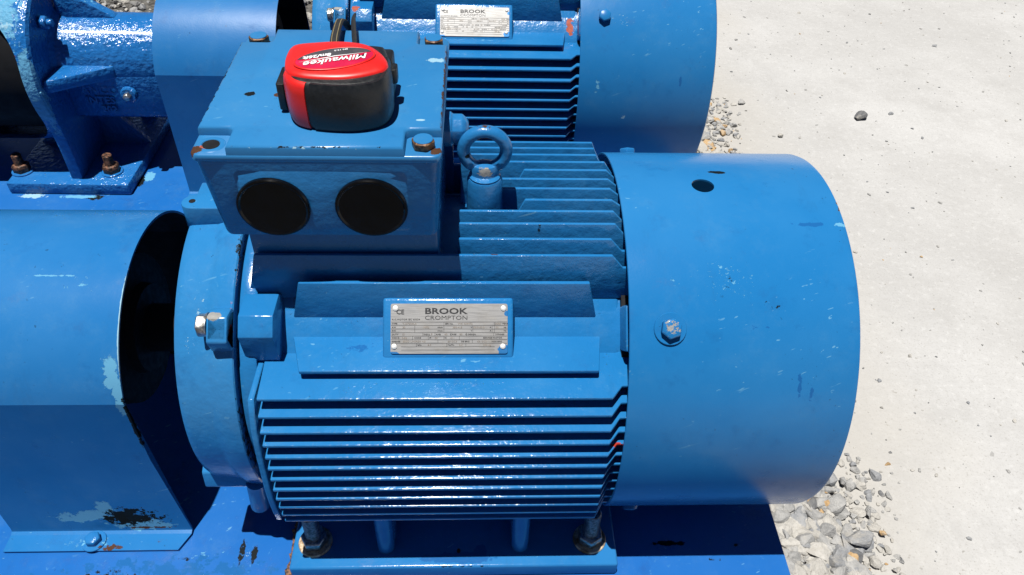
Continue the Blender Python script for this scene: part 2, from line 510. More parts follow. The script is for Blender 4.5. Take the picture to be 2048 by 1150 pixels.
M_steel = simple('zinc plated steel', (.50, .49, .46), .32, .9, .45, 260, .15)
M_stud = simple('plain steel stud', (.36, .355, .34), .34, .95, .5, 300, .2)
M_washer = simple('rust tinged washer', (.58, .48, .34), .40, .6, .5, 90, .2, col2=(.26, .16, .08))
M_rustb = simple('rusted stud', (.16, .075, .045), .55, .5, .6, 240, .4, col2=(.02, .015, .012))
M_rustcap = simple('rusty bolt head', (.17, .095, .045), .5, .45, .5, 200, .3, col2=(.05, .02, .01))
M_black = simple('black plastic plug', (.0028, .0028, .003), .16, 0, .3, 90, .04, .22)
M_rubber = simple('black rubber grip', (.0085, .0095, .0105), .40, 0, .2, 220, .10, .45)
M_red = simple('red moulded plastic', (0.544, 0.01224, 0.00952), .36, 0, .06, 50, .03)
M_redin = simple('crimson printed panel', (0.408, 0.00544, 0.0408), .40, 0, .08, 50, .0)
M_white = simple('white print', (0.6375, 0.6375, 0.6375), .5, 0, .03, 50, .0)
M_band = simple('dark grey printed band', (.045, .045, .05), .45, 0, .1, 80, .0)
M_strap = simple('black woven strap', (.010, .010, .010), .65, 0, .3, 420, .3)
M_stitch = simple('tan stitching', (.20, .16, .08), .7, 0, .2, 420, .2)
M_ink = simple('black engraved lettering', (.012, .012, .014), .5, 0, .1, 80, .0)
M_faint = simple('faint stamped lettering', (.22, .19, .16), .5, 0.2, .2, 80, .0)
M_rivet = simple('aluminium rivet', (.78, .77, .73), .38, .35, .12, 200, .1)
M_grime = simple('rust and grit in the joint', (.17, .085, .05), .9, 0, .7, 210, .7, col2=(.025, .018, .012))
M_inside = simple('shade black interior', (.004, .0045, .006), .8, 0, .4, 40, .2, .2)  # near-black colour paints in the shade of enclosed spaces
M_dark = simple('steel with painted shade', (.006, .0065, .008), .7, .0, .3, 120, .1, .2)  # colour darkened so openings go black: shade painted in
def plate_mat():
    k = NT('brushed nameplate')
    br = k.noise(90, 3, .6, k.mapped(sc=(.6, 14, 14)))
    st = k.ramp(k.noise(40, 5, .7), .5, .72, 0, .5)
    c = k.mix(br, (.19, .19, .193), (.32, .318, .312))
    c = k.mix(st, c, (.20, .185, .16))
    # blue paint slopped over the corners by the rivets
    for ctr, rr in (((.2225, -.1365, .1075), (.009, .007, .007)), ((.119, -.1395, .1045), (.008, .004, .004)), ((.224, -.112, .132), (.003, .003, .004)),
                    ((.172, -.1425, .1015), (.055, .0025, .0025))):
        c = k.mix(k.blob(L(*ctr), rr, 120, .05, .55), c, BLUE)
    k.put(k.b.inputs['Base Color'], c)
    k.b.inputs['Metallic'].default_value = .45
    k.put(k.b.inputs['Roughness'], k.ramp(br, .3, .7, .42, .60))
    k.put(k.b.inputs['Normal'], k.bump(br, .08, .0003))
    return k.m
M_plate = plate_mat()

# ------------------------------------------------------------------ ground
def ground_mat():
    k = NT('dusty concrete')
    c = k.mix(k.ramp(k.noise(1.6, 6, .65), .35, .68), (0.315, 0.313, 0.307), (0.372, 0.371, 0.366))
    c = k.mix(k.ramp(k.noise(7, 8, .75), .42, .70, 0, .75), c, (0.300, 0.297, 0.290))
    c = k.mix(k.ramp(k.noise(70, 7, .78), .50, .70, 0, .45), c, (.46, .46, .455))
    c = k.mix(k.ramp(k.noise(130, 7, .8, k.mapped(loc=(2, 5, 8))), .50, .68, 0, .55), c, (.275, .271, .262))
    grit = k.ramp(k.noise(300, 4, .75), .56, .67, 0, .65)
    c = k.mix(grit, c, (.20, .194, .182))
    spk = k.math('MULTIPLY', k.ramp(k.noise(110, 3, .6, k.mapped(loc=(3, 7, 1))), .665, .70, 0, .75), k.ramp(k.noise(4, 3), .35, .58))
    c = k.mix(spk, c, (0.187, 0.179, 0.164))
    # sandy fines lie where the gravel has spread
    sx = k.n('ShaderNodeSeparateXYZ')
    k.put(sx.inputs[0], k.co)
    edge = k.math('ADD', sx.outputs[0], k.math('MULTIPLY_ADD', k.noise(3.5, 4), .5, -.25))
    near = k.ramp(edge, .70, 1.0, 1., 0.)
    c = k.mix(k.math('MULTIPLY', near, .6), c, (0.315, 0.300, 0.272))
    # crushed stone bed; gap shade painted into its colour, also dims reflections
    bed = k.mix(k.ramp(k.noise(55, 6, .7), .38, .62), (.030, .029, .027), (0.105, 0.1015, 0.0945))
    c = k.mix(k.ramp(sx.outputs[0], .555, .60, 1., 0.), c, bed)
    k.put(k.b.inputs['Base Color'], c)
    k.b.inputs['Roughness'].default_value = .9
    k.b.inputs['Specular IOR Level'].default_value = .25
    n1 = k.bump(k.noise(160, 5, .7), .35, .0015)
    n1 = k.bump(k.noise(22, 5, .65), .5, .008, n1)
    k.put(k.b.inputs['Normal'], n1)
    return k.m
mb = MB()
gx = 60
n = 24
V = [[mb.bm.verts.new((-gx + 2*gx*i/n, -gx + 2*gx*j/n, 0)) for j in range(n+1)] for i in range(n+1)]
for i in range(n):
    for j in range(n):
        mb._face((V[i][j], V[i+1][j], V[i+1][j+1], V[i][j+1]))
g = link('ground', mb.mesh('ground'), ground_mat(), smooth=0)
g['kind'] = 'structure'

# ------------------------------------------------------------------ steel skids
def baseplate(label, ox, oy, mat, x1=.5585, y0=-.325):
    t = thing('steel_baseplate', label, 'baseplate', (ox, oy, 0), 'pump skids')
    h = GZ - DZ
    x0, y1 = -1.15, .325
    part('top_plate', MB().box(x0, x1, y0, y1, h-.014, h).bevel(.002), mat, t, dz=0)
    for s in (-1, 1):
        yy = y1 if s > 0 else y0
        prof = [(yy, .0), (yy, h-.016), (yy - s*.006, h-.016), (yy - s*.006, .012), (yy - s*.06, .010), (yy - s*.06, .0)]
        part('side_channel', MB().px(prof, x0+.002, x1-.002).bevel(.0015), mat, t, dz=0)
    for xe, s in ((x1-.001, -1), (x0+.001, 1)):
        part('end_channel', MB().box(min(xe, xe+s*.006), max(xe, xe+s*.006), y0+.008, y1-.008, 0, h-.016), mat, t, dz=0)
    return t
def stone_shift(mat, dz):
    return mat
SK1 = baseplate('flat blue steel skid with gravel along its end, carrying the motor with the tape measure', 0, 0, P_base, y0=-.47)  # front edge extended out of view so the cowl reflects blue
baseplate('flat blue steel skid under the pump and the motor with red primer patches', S2[0], S2[1], P_base2)

# ------------------------------------------------------------------ electric motor
VF = [(-.0851, .1812), (-.0693, .1878), (-.0535, .1935), (-.0377, .1963), (-.0219, .1981), (-.0061, .2002), (.0097, .2005),
      (.0255, .2006), (.0413, .1998), (.0571, .1982), (.0729, .1961), (.0887, .1934)]
HF = [(.0883, .1794), (.0728, .1872), (.0573, .1932), (.0418, .1962), (.0263, .1987), (.0108, .2003), (-.0047, .2018),
      (-.0202, .2032), (-.0357, .2034), (-.0512, .2028), (-.0667, .2014), (-.0822, .1985)]
FT = .0036                        # fin thickness
def hexbolt(o, axis, r=.0105, h=.008, wr=.0155, wt=.002, ph=0.):
    a = Vector(axis).normalized()
    return (MB().hexa(Vector(o) + a*wt, axis, r, h, ph).bevel(.0006, 1, 40),
            MB().cyl(o, axis, wr, wt, 28, .0005))

def motor(label, ox, oy, pf, pfin, pshield, pcowl, worn):
    t = thing('electric_motor', label, 'motor', (ox, oy, GZ - DZ), 'electric motors')
    # ---- stator frame: round core, corner bars at 45 degrees, end ring
    mb = MB().lathe([(-.0255, .12), (-.0255, .1650), (-.0245, .1655), (-.0120, .1650), (-.0100, .1640), (-.0100, .152), (.335, .152), (.335, .10)], 96)
    part('frame', mb, pf, t)
    env = [(-hy, hz) for hz, hy in HF]
    for s in (1, -1):
        poly = [(s*(y + .0012), z) for y, z in env] + [(s*-.128, -.083), (s*-.128, .088)]
        part('end_web', MB().px(poly, -.0098, -.0044).bevel(.0008, 1), pfin, t)
    for s in (-1, 1):
        M = M45(s)
        bar = MB().box(-.0096, .3335, -.030, .0325, .10, .151).bevel(.003, 3)
        part('corner_bar', bar.xf(M), pf, t)
        lug = MB()
        prof = [(-.0300, .12), (-.0300, .158), (-.0080, .187), (.0118, .187), (.0325, .1665), (.0325, .12)]
        lug.poly_prism(prof, lambda u, v, a: (a, u, v), -.0200, .0115)
        part('mounting_lug', lug.bevel(.0009, 2, 25).xf(M), pf, t)
        # cowl mounting ear at the non-drive end
        ear = MB().box(.3345, .352, -.022, .022, .12, .180).bevel(.003, 2)
        part('cowl_ear', ear.xf(M), pf, t)
    # ---- cooling fins standing up on the top
    for i, (y, zt) in enumerate(VF):
        r1 = .187
        zl = min(zt - .007, math.sqrt(max(r1*r1 - y*y, .0001)) + (.004 if abs(y) < .03 else 0))
        zb = .128
        starts = {0: -.006, 4: .2424, 5: .219, 6: .219, 7: .2432, 1: .1795, 2: .1795, 3: .1795}
        x0 = starts.get(i, .1795)
        xs = .3214 if i < 2 else (.3265 if i < 9 else .3195)
        sl = .014 if i in (0, 4, 7) else .001
        poly = [(x0 - sl*(1 if i == 0 else 2.2), zb), (x0, zt), (xs, zt), (xs + .0115, zl), (.358, zl), (.358, zb)]
        part('cooling_fin', MB().py(poly, y - FT/2, y + FT/2).bevel(.0011, 2), pfin, t)
    # the part of the rearmost fins behind the terminal box (left of it)
    for y, zt in ((.0887, .1934),):
        part('cooling_fin', MB().py([(-.004, .128), (-.004, zt), (.1700, zt), (.1700, .128)], y - FT/2, y + FT/2).bevel(.0011, 2), pfin, t)
    # ---- cooling fins standing out from both sides
    for s in (-1, 1):
        for i, (z, yt) in enumerate(HF):
            yl = min(yt - .008, math.sqrt(.187**2 - z*z))
            if i > 7: yl = yt - .018
            xs = .3208 if i < 6 else .3190
            poly = [(-.0045, .112), (-.0015, yt), (xs, yt), (xs + .0105, yl), (.358, yl), (.358, .112)]
            poly = [(x, s*y) for x, y in poly]
            part('cooling_fin', MB().pz(poly, z - FT/2, z + FT/2).bevel(.0011, 2), pfin, t)
        # the two fins either side of the nameplate
        poly = [(.018, .100), (.0325, .1585), (.3012, .1585), (.3145, .100)]
        part('corner_fin', MB().py(poly, s*.0975 - .0022, s*.0975 + .0022).bevel(.0013, 2), pf, t)
        poly = [(x, s*y) for x, y in [(.018, .100), (.0340, .1565), (.3095, .1565), (.3170, .100)]]
        part('corner_fin', MB().pz(poly, .0995 - .0022, .0995 + .0022).bevel(.0013, 2), pf, t)
    # ---- nameplate on its pad
    M = M45(-1)
    pad = MB().box(.1085, .2305, -.0285, .0290, .12, .1710).bevel(.0030, 3)
    part('nameplate_pad', pad.xf(M), pf, t)
    npm = MB().poly_prism(rrect(.1161, .2249, -.0233, .0233, .002, 3), lambda u, v, a: (u, v, a), .1712, .1724)
    np_o = part('nameplate', npm.xf(M), M_plate, t)
    for x, tt in ((.1205, .0190), (.2210, .0190), (.1195, -.0165), (.2205, -.0165)):
        rv = MB().lathe([(0, .0026), (.0007, .0026), (.0014, .0019), (.0017, .0007)], 16, (0, 0, 1), (x, tt, .1724), (True, True))
        part('rivet', rv.xf(M), M_rivet, np_o)
    T = 'LEFT'
    Z = .17255
    its = [('BROOK', .1475, .0139, .0076, 1.50, 0, T, .00018), ('CROMPTON', .1475, .0083, .0056, 1.28, 0, T, -.00004)]
    lt = text_mb(its)
    lt.xf(Matrix.Translation((0, 0, Z)))
    part('brand_lettering', lt.xf(M), M_ink, np_o, smooth=0)
    small = [('CE', .1212, .0135, .0062, 1., 0, T, .0001), ('A.C.MOTOR IEC 60034', .1172, .0078, .0021, 1.25, 0, T, 0)]
    def row(tt, cells):
        for st, x in cells:
            small.append((st, x, tt, .0019, 1.2, 0, T, .00002))
    row(.0040, [('TYPE', .1172), ('SER No.', .1665), ('YEAR', .2200)])
    row(.0006, [('KW', .1172), ('r/min', .1595), ('V', .1905), ('A', .2082), ('Hz', .2212)])
    row(-.0026, [('KW', .1172), ('r/min', .1595), ('V', .1905), ('A', .2082), ('Hz', .2212)])
    row(-.0060, [('DUTY', .1172), ('INSUL', .1467), ('AMB', .1580), ('C', .1712), ('RISE', .1730), ('K', .1855), ('DESIGN', .1875), ('3 PHASE', .2135)])
    row(-.0092, [('COS O', .1172), ('CODE', .1380), ('IP', .1520), ('IC', .1660), ('SERVICE FACTOR', .2020)])
    row(-.0126, [('GREASE', .1172), ('DE BRG', .1815), ('NDE BRG', .2100)])
    row(-.0158, [('TIME', .1172), ('Is/In', .1410), ('Ms/Mn', .1690)])
    sm = text_mb(small)
    sm.xf(Matrix.Translation((0, 0, Z)))
    part('field_lettering', sm.xf(M), M_ink, np_o, smooth=0)
    stamped = [(st, x, y, .0024, 1.15, 0, T, .00002) for st, x, y in (
        ('T-DF200LA', .1270, .0038), ('WK 034472', .1785, .0038), ('2006', .2130, .0038), ('30', .1270, .0004), ('1472', .1460, .0004), ('380-415', .1735, .0004),
        ('56.0-53.0', .1930, .0004), ('50', .2135, .0004), ('S1', .1270, -.0061), ('F', .1535, -.0061), ('40', .1660, -.0061), ('80', .1800, -.0061), ('0.86', .1265, -.0094),
        ('55', .1570, -.0094), ('411', .1715, -.0094), ('ESSO UNIREX N3', .1275, -.0127), ('6312C3', .1690, -.0127), ('6212C3', .1965, -.0127), ('6.5', .1505, -.0159), ('2.3', .1795, -.0159), ('235 kg', .2020, -.0159))]
    sm = text_mb(stamped)
    sm.xf(Matrix.Translation((0, 0, Z)))
    part('stamped_lettering', sm.xf(M), M_faint, np_o, smooth=0)
    ln = MB()
    lw = .00013
    rows = [.0062, .0029, -.0003, -.0036, -.0069, -.0102, -.0136, -.0168, -.0198]
    for tt in rows:
        x0_, x1_ = (.1165, .2245) if tt > -.0150 else (.1260, .2130)
        ln.box(x0_, x1_, tt - lw, tt + lw, .1721, Z + .00008)
    for a, b, xs_ in ((0, 1, (.1655, .2125)), (1, 3, (.1385, .1655, .1925, .2105, .2125)), (3, 4, (.1460, .1572, .1720, .1865, .2120)), (4, 5, (.1365, .1510, .1655, .1800)),
                      (5, 6, (.1600, .1920)), (6, 7, (.1400, .1682, .1860))):
        for x in xs_:
            ln.box(x - lw, x + lw, rows[b] + .00014, rows[a] - .00014, .1721, Z + .00008)
    part('ruled_lines', ln.xf(M), M_ink, np_o, smooth=0)
    # ---- drive-end shield
    prof = [(-.062, .035), (-.062, .060), (-.074, .075), (-.070, .145), (-.0862, .152), (-.0862, .1605), (-.0850, .1645), (-.0815, .1668), (-.0775, .1676), (-.0560, .1690), (-.0510, .1705), (-.0445, .1742), (-.0290, .1752), (-.0278, .1742), (-.0278, .12)]
    es = part('end_shield', MB().lathe(prof, 112), pshield, t)
    for s in (-1, 1):
        M = M45(s)
        lg = MB().poly_prism([(-.022, .15), (-.0205, .176), (-.013, .1915), (.011, .1915), (.0175, .178), (.0195, .15)], lambda u, v, a: (a, u, v), -.0470, -.0280)
        part('shield_lug', lg.bevel(.0022, 2, 25).xf(M), pshield, es)
        hb, ws = hexbolt((-.0471, .0035, .1815), (-1, 0, 0), .0112, .0085, .0118, .0016, .3)
        part('bolt', hb.xf(M), M_steel, es)
        part('washer', ws.xf(M), M_steel, es)
        M = Matrix.Rotation(R(-90*s*-1), 4, 'X') @ M45(s)
        lg2 = MB().poly_prism([(-.022, .15), (-.019, .178), (-.011, .1915), (.011, .1915), (.019, .178), (.022, .15)], lambda u, v, a: (a, u, v), -.0470, -.0280)
        part('shield_lug', lg2.bevel(.0022, 2, 25).xf(M), pshield, es)
    top = MB().pz(arc(-.0785, -.012, .0115, 90, 270, 10) + [(-.046, -.0235), (-.046, .02), (-.0785, .02)], .155, .1862).bevel(.0016, 2)
    part('grease_boss', top, pshield, es)
    part('grease_hole', MB().cyl((-.0795, -.012, .1858), (0, 0, 1), .0032, .0007, 14), M_dark, es)
    # flat drain lug low on the front
    lo = MB().px([(-.118, -.0890), (-.152, -.0890), (-.1555, -.0850), (-.1520, -.0640), (-.120, -.05)], -.0940, -.0470).bevel(.002, 2)
    part('drain_lug', lo, pshield, es)
    dr = MB().cyl((-.040, -.152, -.080), (-.12, .10, -1), .0105, .056, 16, .002)
    part('drain_boss', dr, pshield, es)
    part('coupling_half', MB().lathe([(-.172, .0), (-.172, .050), (-.182, .052), (-.184, .085), (-.205, .087), (-.208, .080), (-.222, .080), (-.224, .087), (-.250, .085), (-.252, .050), (-.29, .048), (-.29, .0)], 56), M_dark, t)
    part('shaft', MB().lathe([(-.30, .0), (-.30, .0275), (-.06, .0275), (-.06, .0)], 40), M_dark, t)
    # ---- fan cowl
    cw = MB().lathe([(.3346, .1978), (.3346, .1995), (.3352, .2002), (.5440, .2002), (.5478, .1990), (.5495, .1962), (.5495, .185), (.5480, .185), (.5480, .1955), (.5462, .1975), (.5435, .1983), (.3352, .1983), (.3346, .1978)], 160)
    bmesh.ops.remove_doubles(cw.bm, verts=cw.bm.verts, dist=1e-6)
    co = part('fan_cowl', cw, pcowl, t, smooth=25)
    cut(co, [MB().cyl((.420, .0, .185), (0, 0, 1), .0112, .03, 28)])
    for rr in (.035, .065, .095, .125, .155, .183):
        part('grille_ring', MB().tube([(.5488, rr*math.cos(R(a)), rr*math.sin(R(a))) for a in range(0, 360, 8)], .0018, n=6, closed=True), pcowl, co)
    for a in range(0, 360, 45):
        part('grille_spoke', MB().tube([(.5478, .03*math.cos(R(a)), .03*math.sin(R(a))), (.5478, .190*math.cos(R(a)), .190*math.sin(R(a)))], .0022, n=6), pcowl, co)
    part('fan', MB().lathe([(.40, .03), (.40, .165), (.404, .165), (.430, .045), (.430, .03)], 48), M_dark, t)
    part('rear_shield', MB().lathe([(.3352, .09), (.3352, .158), (.352, .158), (.366, .12), (.372, .05), (.372, .0)], 64), M_dark, t)
    for a in (45, 135, 225, 315):
        ax = (0, -math.cos(R(a)), math.sin(R(a)))
        o_ = Vector((.3715, 0, 0)) + Vector(ax)*.2003
        hb, ws = hexbolt(o_, ax, .0098, .0072, .0150, .0018, .35)
        part('bolt', hb, pcowl if worn == 2 else P_bolt, co)
        if worn == 1:
            part('washer', ws, pcowl, co)
    # ---- terminal box on its pedestal
    part('box_pedestal', MB().box(-.0085, .1612, -.0800, .0800, .130, .2165).bevel(.003, 2), P_box, t)
    bx = MB()
    lo_ = rrect(-.0195, .1615, -.0995, .0995, .007, 4)
    mi_ = rrect(-.0205, .1625, -.1000, .1000, .007, 4)
    up_ = rrect(-.0272, .1672, -.1050, .1050, .008, 4)
    bx.rings([[(x, y, z) for x, y in p] for p, z in ((lo_, .2155), (mi_, .2185), (up_, .2915), (up_, .2930))])
    tb = part('terminal_box', bx, P_box, t)
    # raised panel round the cable entries
    pan = MB()
    for sx, yy in ((0, 0),):
        pan.rings([[(x, -.1045 + (.2945 - z)*.066 - d, z) for x, z in rrect(.000 - g_, .141 + g_, .2205 - g_*.3, .2850 + g_*.3, .006, 4)] for g_, d in ((.002, -.003), (.0, .0002), (-.0012, .0007))])
    part('entry_panel', pan, P_box, tb)
    lid = MB()
    lp = rrect(-.0288, .1684, -.1067, .1067, .007, 5)
    li = rrect(-.0278, .1674, -.1057, .1057, .0065, 5)
    lid.rings([[(x, y, z) for x, y in p] for p, z in ((li, .2936), (lp, .2945), (lp, .2992), (li, .3002))])
    c_ = .0285
    def notch(inset):
        x0_, x1_, y0_, y1_, q = -.0283 + inset, .1679 - inset, -.1062 + inset, .1062 - inset, c_ + inset*.0
        rr = .005
        pts = []
        # walk round a plus-shape with rounded inner corners
        pts += [(x0_ + q, y0_)] + [(x1_ - q, y0_)]
        pts += [(x1_ - q + rr*(1-math.cos(R(a))), y0_ + q - rr + rr*math.sin(R(a))) for a in (0, 30, 60, 90)]
        pts += [(x1_, y0_ + q)] + [(x1_, y1_ - q)]
        pts += [(x1_ - q + rr*(1-math.sin(R(a))), y1_ - q + rr*(1-math.cos(R(a)))) for a in (0, 30, 60, 90)]
        pts += [(x1_ - q, y1_)] + [(x0_ + q, y1_)]
        pts += [(x0_ + q - rr*(1-math.cos(R(a))), y1_ - q + rr - rr*math.sin(R(a))) for a in (0, 30, 60, 90)]
        pts += [(x0_, y1_ - q)] + [(x0_, y0_ + q)]
        pts += [(x0_ + q - rr*(1-math.sin(R(a))), y0_ + q - rr*(1-math.cos(R(a)))) for a in (0, 30, 60, 90)]
        return pts
    lid.rings([[(x, y, z) for x, y in notch(i_)] for i_, z in ((0., .2996), (.0004, .3060), (.0012, .3076), (.0030, .3085))])
    ld = part('lid', lid, P_lid, tb, smooth=50)
    bolts = [(.1536, -.0915), (.1536, .0925), (-.0150, .0925)] + ([(-.0150, -.0915)] if worn == 2 else [])
    for bxx, byy in bolts:
        part('lid_bolt', MB().hexa((bxx, byy, .3004), (0, 0, 1), .0098, .0070, random.random()).bevel(.0008, 1, 40), M_rustcap, tb)
        part('lid_bolt_face', MB().cyl((bxx, byy, .3073), (0, 0, 1), .0080, .0006, 20, .0004), P_lid, tb)
    if worn == 1:
        part('lid_hole', MB().cyl((-.0150, -.0915, .2996), (0, 0, 1), .0068, .0010, 24), M_dark, tb)
        part('lid_hole_rim', MB().lathe([(.2998, .0068), (.3008, .0076), (.3010, .0100), (.3002, .0115)], 28, (0, 0, 1), (-.0150, -.0915, 0)), P_lid, tb)
    for cxx in (.0275, .1085):
        zc = .2478
        yc = -.1045 + (.2945 - zc)*.066 - .0014
        ax = Vector((0, -1, -.066)).normalized()
        cp = MB().lathe([(-.001, .0300), (.0022, .0302), (.0034, .0294), (.0036, .0282), (.0024, .0268), (.0022, .0)], 56, ax, (cxx, yc, zc))
        bmesh.ops.remove_doubles(cp.bm, verts=cp.bm.verts, dist=1e-5)
        part('cable_plug', cp, M_black, tb)
    pl = MB().lathe([(0, .0165), (.006, .0165), (.0075, .0145), (.0165, .0145), (.0195, .0118), (.0225, .0075), (.0225, 0)], 8, (1, 0, 0), (.1660, .004, .2590), ph=.39)
    bmesh.ops.remove_doubles(pl.bm, verts=pl.bm.verts, dist=1e-5)
    part('side_plug', pl.bevel(.001, 2), P_box, tb)
    # ---- lifting eye
    bs = MB().lathe([(.150, .0190), (.200, .0172), (.2165, .0168), (.2192, .0155), (.2192, 0)], 40, (0, 0, 1), (.2035, -.0145, 0))
    part('eyebolt_boss', bs, pf, t)
    ring = []
    cz_, Rr = .2480, .0198
    for a in range(0, 360, 8):
        ring.append((.2035 + Rr*math.sin(R(a)), -.0145, cz_ + Rr*math.cos(R(a))))
    eb = MB().tube(ring, .0060, .0066, 14, closed=True)
    eb.lathe([(.2185, .0150), (.2212, .0152), (.2228, .0138), (.2250, .0132), (.2290, .0138), (.2330, .0118), (.2350, .005)], 28, (0, 0, 1), (.2035, -.0145, 0), (True, True))
    for v in eb.bm.verts:                                  # the neck is flattened front to back
        if .2225 < v.co.z < .2352 and abs(v.co.x - .2035) < .0160:
            v.co.y = -.0145 + (v.co.y + .0145)*.72
    part('eyebolt', eb, P_eye, t)
    # ---- feet with ribs, studs and nuts
    for s in (-1, 1):
        ft = part('foot', MB().pz([(-.013, s*.2009), (.3555, s*.2009), (.3555, s*.09), (-.013, s*.09)], -.1995, -.178).bevel(.003, 3), P_foot, t)
        part('foot_wall', MB().px([(s*.118, -.179), (s*.132, -.179), (s*.140, -.080), (s*.110, -.080)], .004, .330).bevel(.002, 2), pf, t)
        for xr in (.0927, .2448):
            rb = MB().pz([(xr - .0098, s*.128), (xr + .0098, s*.128)] + [(xr + .0098*math.cos(R(a)), s*(.176 + .0085*math.sin(R(a)))) for a in (0, 20, 45, 70, 90, 110, 135, 160, 180)], -.1785, -.0835)
            for v in rb.bm.verts:
                if v.co.z > -.1:
                    v.co.y -= s*.004
            part('rib_post', rb.bevel(.0008, 1, 50), pf, t)
        for xn, ph in ((.0120, .55), (.3255, .0)):
            yn = s*.1690
            part('washer', MB().cyl((xn, yn, -.1780), (0, 0, 1), .0190, .0030, 40, .0008), M_washer, ft)
            nu = MB().lathe([(0, .0135), (.0012, .0150), (.0120, .0150), (.0135, .0132)], 6, (0, 0, 1), (xn, yn, -.1750), (True, True), ph)
            part('nut', nu.bevel(.0007, 1, 35), M_stud, ft)
            th = []
            z = -.163
            while z < -.1215:
                th += [(z, .0082), (z + .0005, .0090), (z + .0013, .0090), (z + .0018, .0082)]
                z += .0022
            th += [(-.121, .0076)]
            part('stud', MB().lathe(th, 24, (0, 0, 1), (xn, yn, 0), (True, True)), M_stud, ft)
    return t
motor('blue finned electric motor with two round black plugs below a red tape measure', 0, 0, P_frame, P_fin, P_shield, P_cowl, 1)
motor('blue finned electric motor with red primer patches, behind the one carrying the tape measure', S2[0], S2[1], P_frame2, P_frame2, P_shield, P_cowl2, 2)

# rust and grit packed along the left edge of the motor foot
bd = MB()
pts = []
for i in range(26):
    f = i/25
    pts.append((-.0165 + rng.normal(0, .0012), -.090 - .112*f, -.0985 + abs(rng.normal(0, .0012))))
bd.tube(pts, .0030, .0022, 7)
for v in bd.bm.verts:
    v.co += Vector(rng.normal(0, .0011, 3))

part('joint_dirt', bd, M_grime, SK1, smooth=60)

# ------------------------------------------------------------------ coupling guards
def guard(label, ox, oy, mat):
    t = thing('coupling_guard', label, 'machine guard', (ox, oy, GZ - DZ), 'coupling guards')
    cz, rr, hw, th = -.0155, .145, .1372, .0025
    a0 = math.degrees(math.acos(hw/rr))
    out = [(-.1660, -.1985), (-.1660, -.1960), (-.1455, -.1960), (-.1415, -.1945), (-.1405, -.1900), (-.1382, -.06), (-hw, .010)]
    out += arc(0, cz, rr, 180 - a0, a0, 40)
    out += [(-y, z) for y, z in out[:7]][::-1]
    inn = [(-.1660, -.1985)]
    sec = []
    # offset inwards for the sheet thickness
    for i, (y, z) in enumerate(out):
        p0, p1 = out[max(i-1, 0)], out[min(i+1, len(out)-1)]
        d = Vector((p1[0]-p0[0], p1[1]-p0[1])).normalized()
        sec.append((y + d.y*th, z - d.x*th))
    out2 = out[1:-1]
    sec2 = sec[1:-1]
    mb = MB()
    rows = []
    x0, x1 = -.3450, -.1497
    nx = 8
    for k in range(nx + 1):
        f = k/nx
        row = []
        for (y, z) in out2 + sec2[::-1]:
            lo = max(0., min(1., (-.05 - z)/.15))
            xe = x1 + .012*lo*lo              # the end flares a little towards the foot
            row.append((x0 + (xe - x0)*f, y, z))
        rows.append(row)
    mb.rings(rows)
    for v in mb.bm.verts:                    # rounded front corners on the out-turned foot
        if abs(v.co.y) > .160 and v.co.x > -.145:
            v.co.x -= .010
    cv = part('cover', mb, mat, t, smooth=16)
    cv.data.materials.append(M_inside)  # inner faces carry the shade in their colour
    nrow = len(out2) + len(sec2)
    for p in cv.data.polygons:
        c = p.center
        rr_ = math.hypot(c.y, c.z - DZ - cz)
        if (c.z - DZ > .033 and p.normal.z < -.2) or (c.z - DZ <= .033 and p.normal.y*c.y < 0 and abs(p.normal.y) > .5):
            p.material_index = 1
    for s in (-1, 1):
        hb, ws = hexbolt((-.2467, s*.1545, -.1958), (0, 0, 1), .0088, .0075, .0135, .0018, .5)
        part('bolt', hb, mat, t)
        part('washer', ws, mat, t)
    return t
guard('blue arched coupling guard with light blue and black chips above its bolted foot', 0, 0, P_guard)
guard('blue arched coupling guard beside the pump bearing housing with raised lettering', S2[0], S2[1], P_guard2)

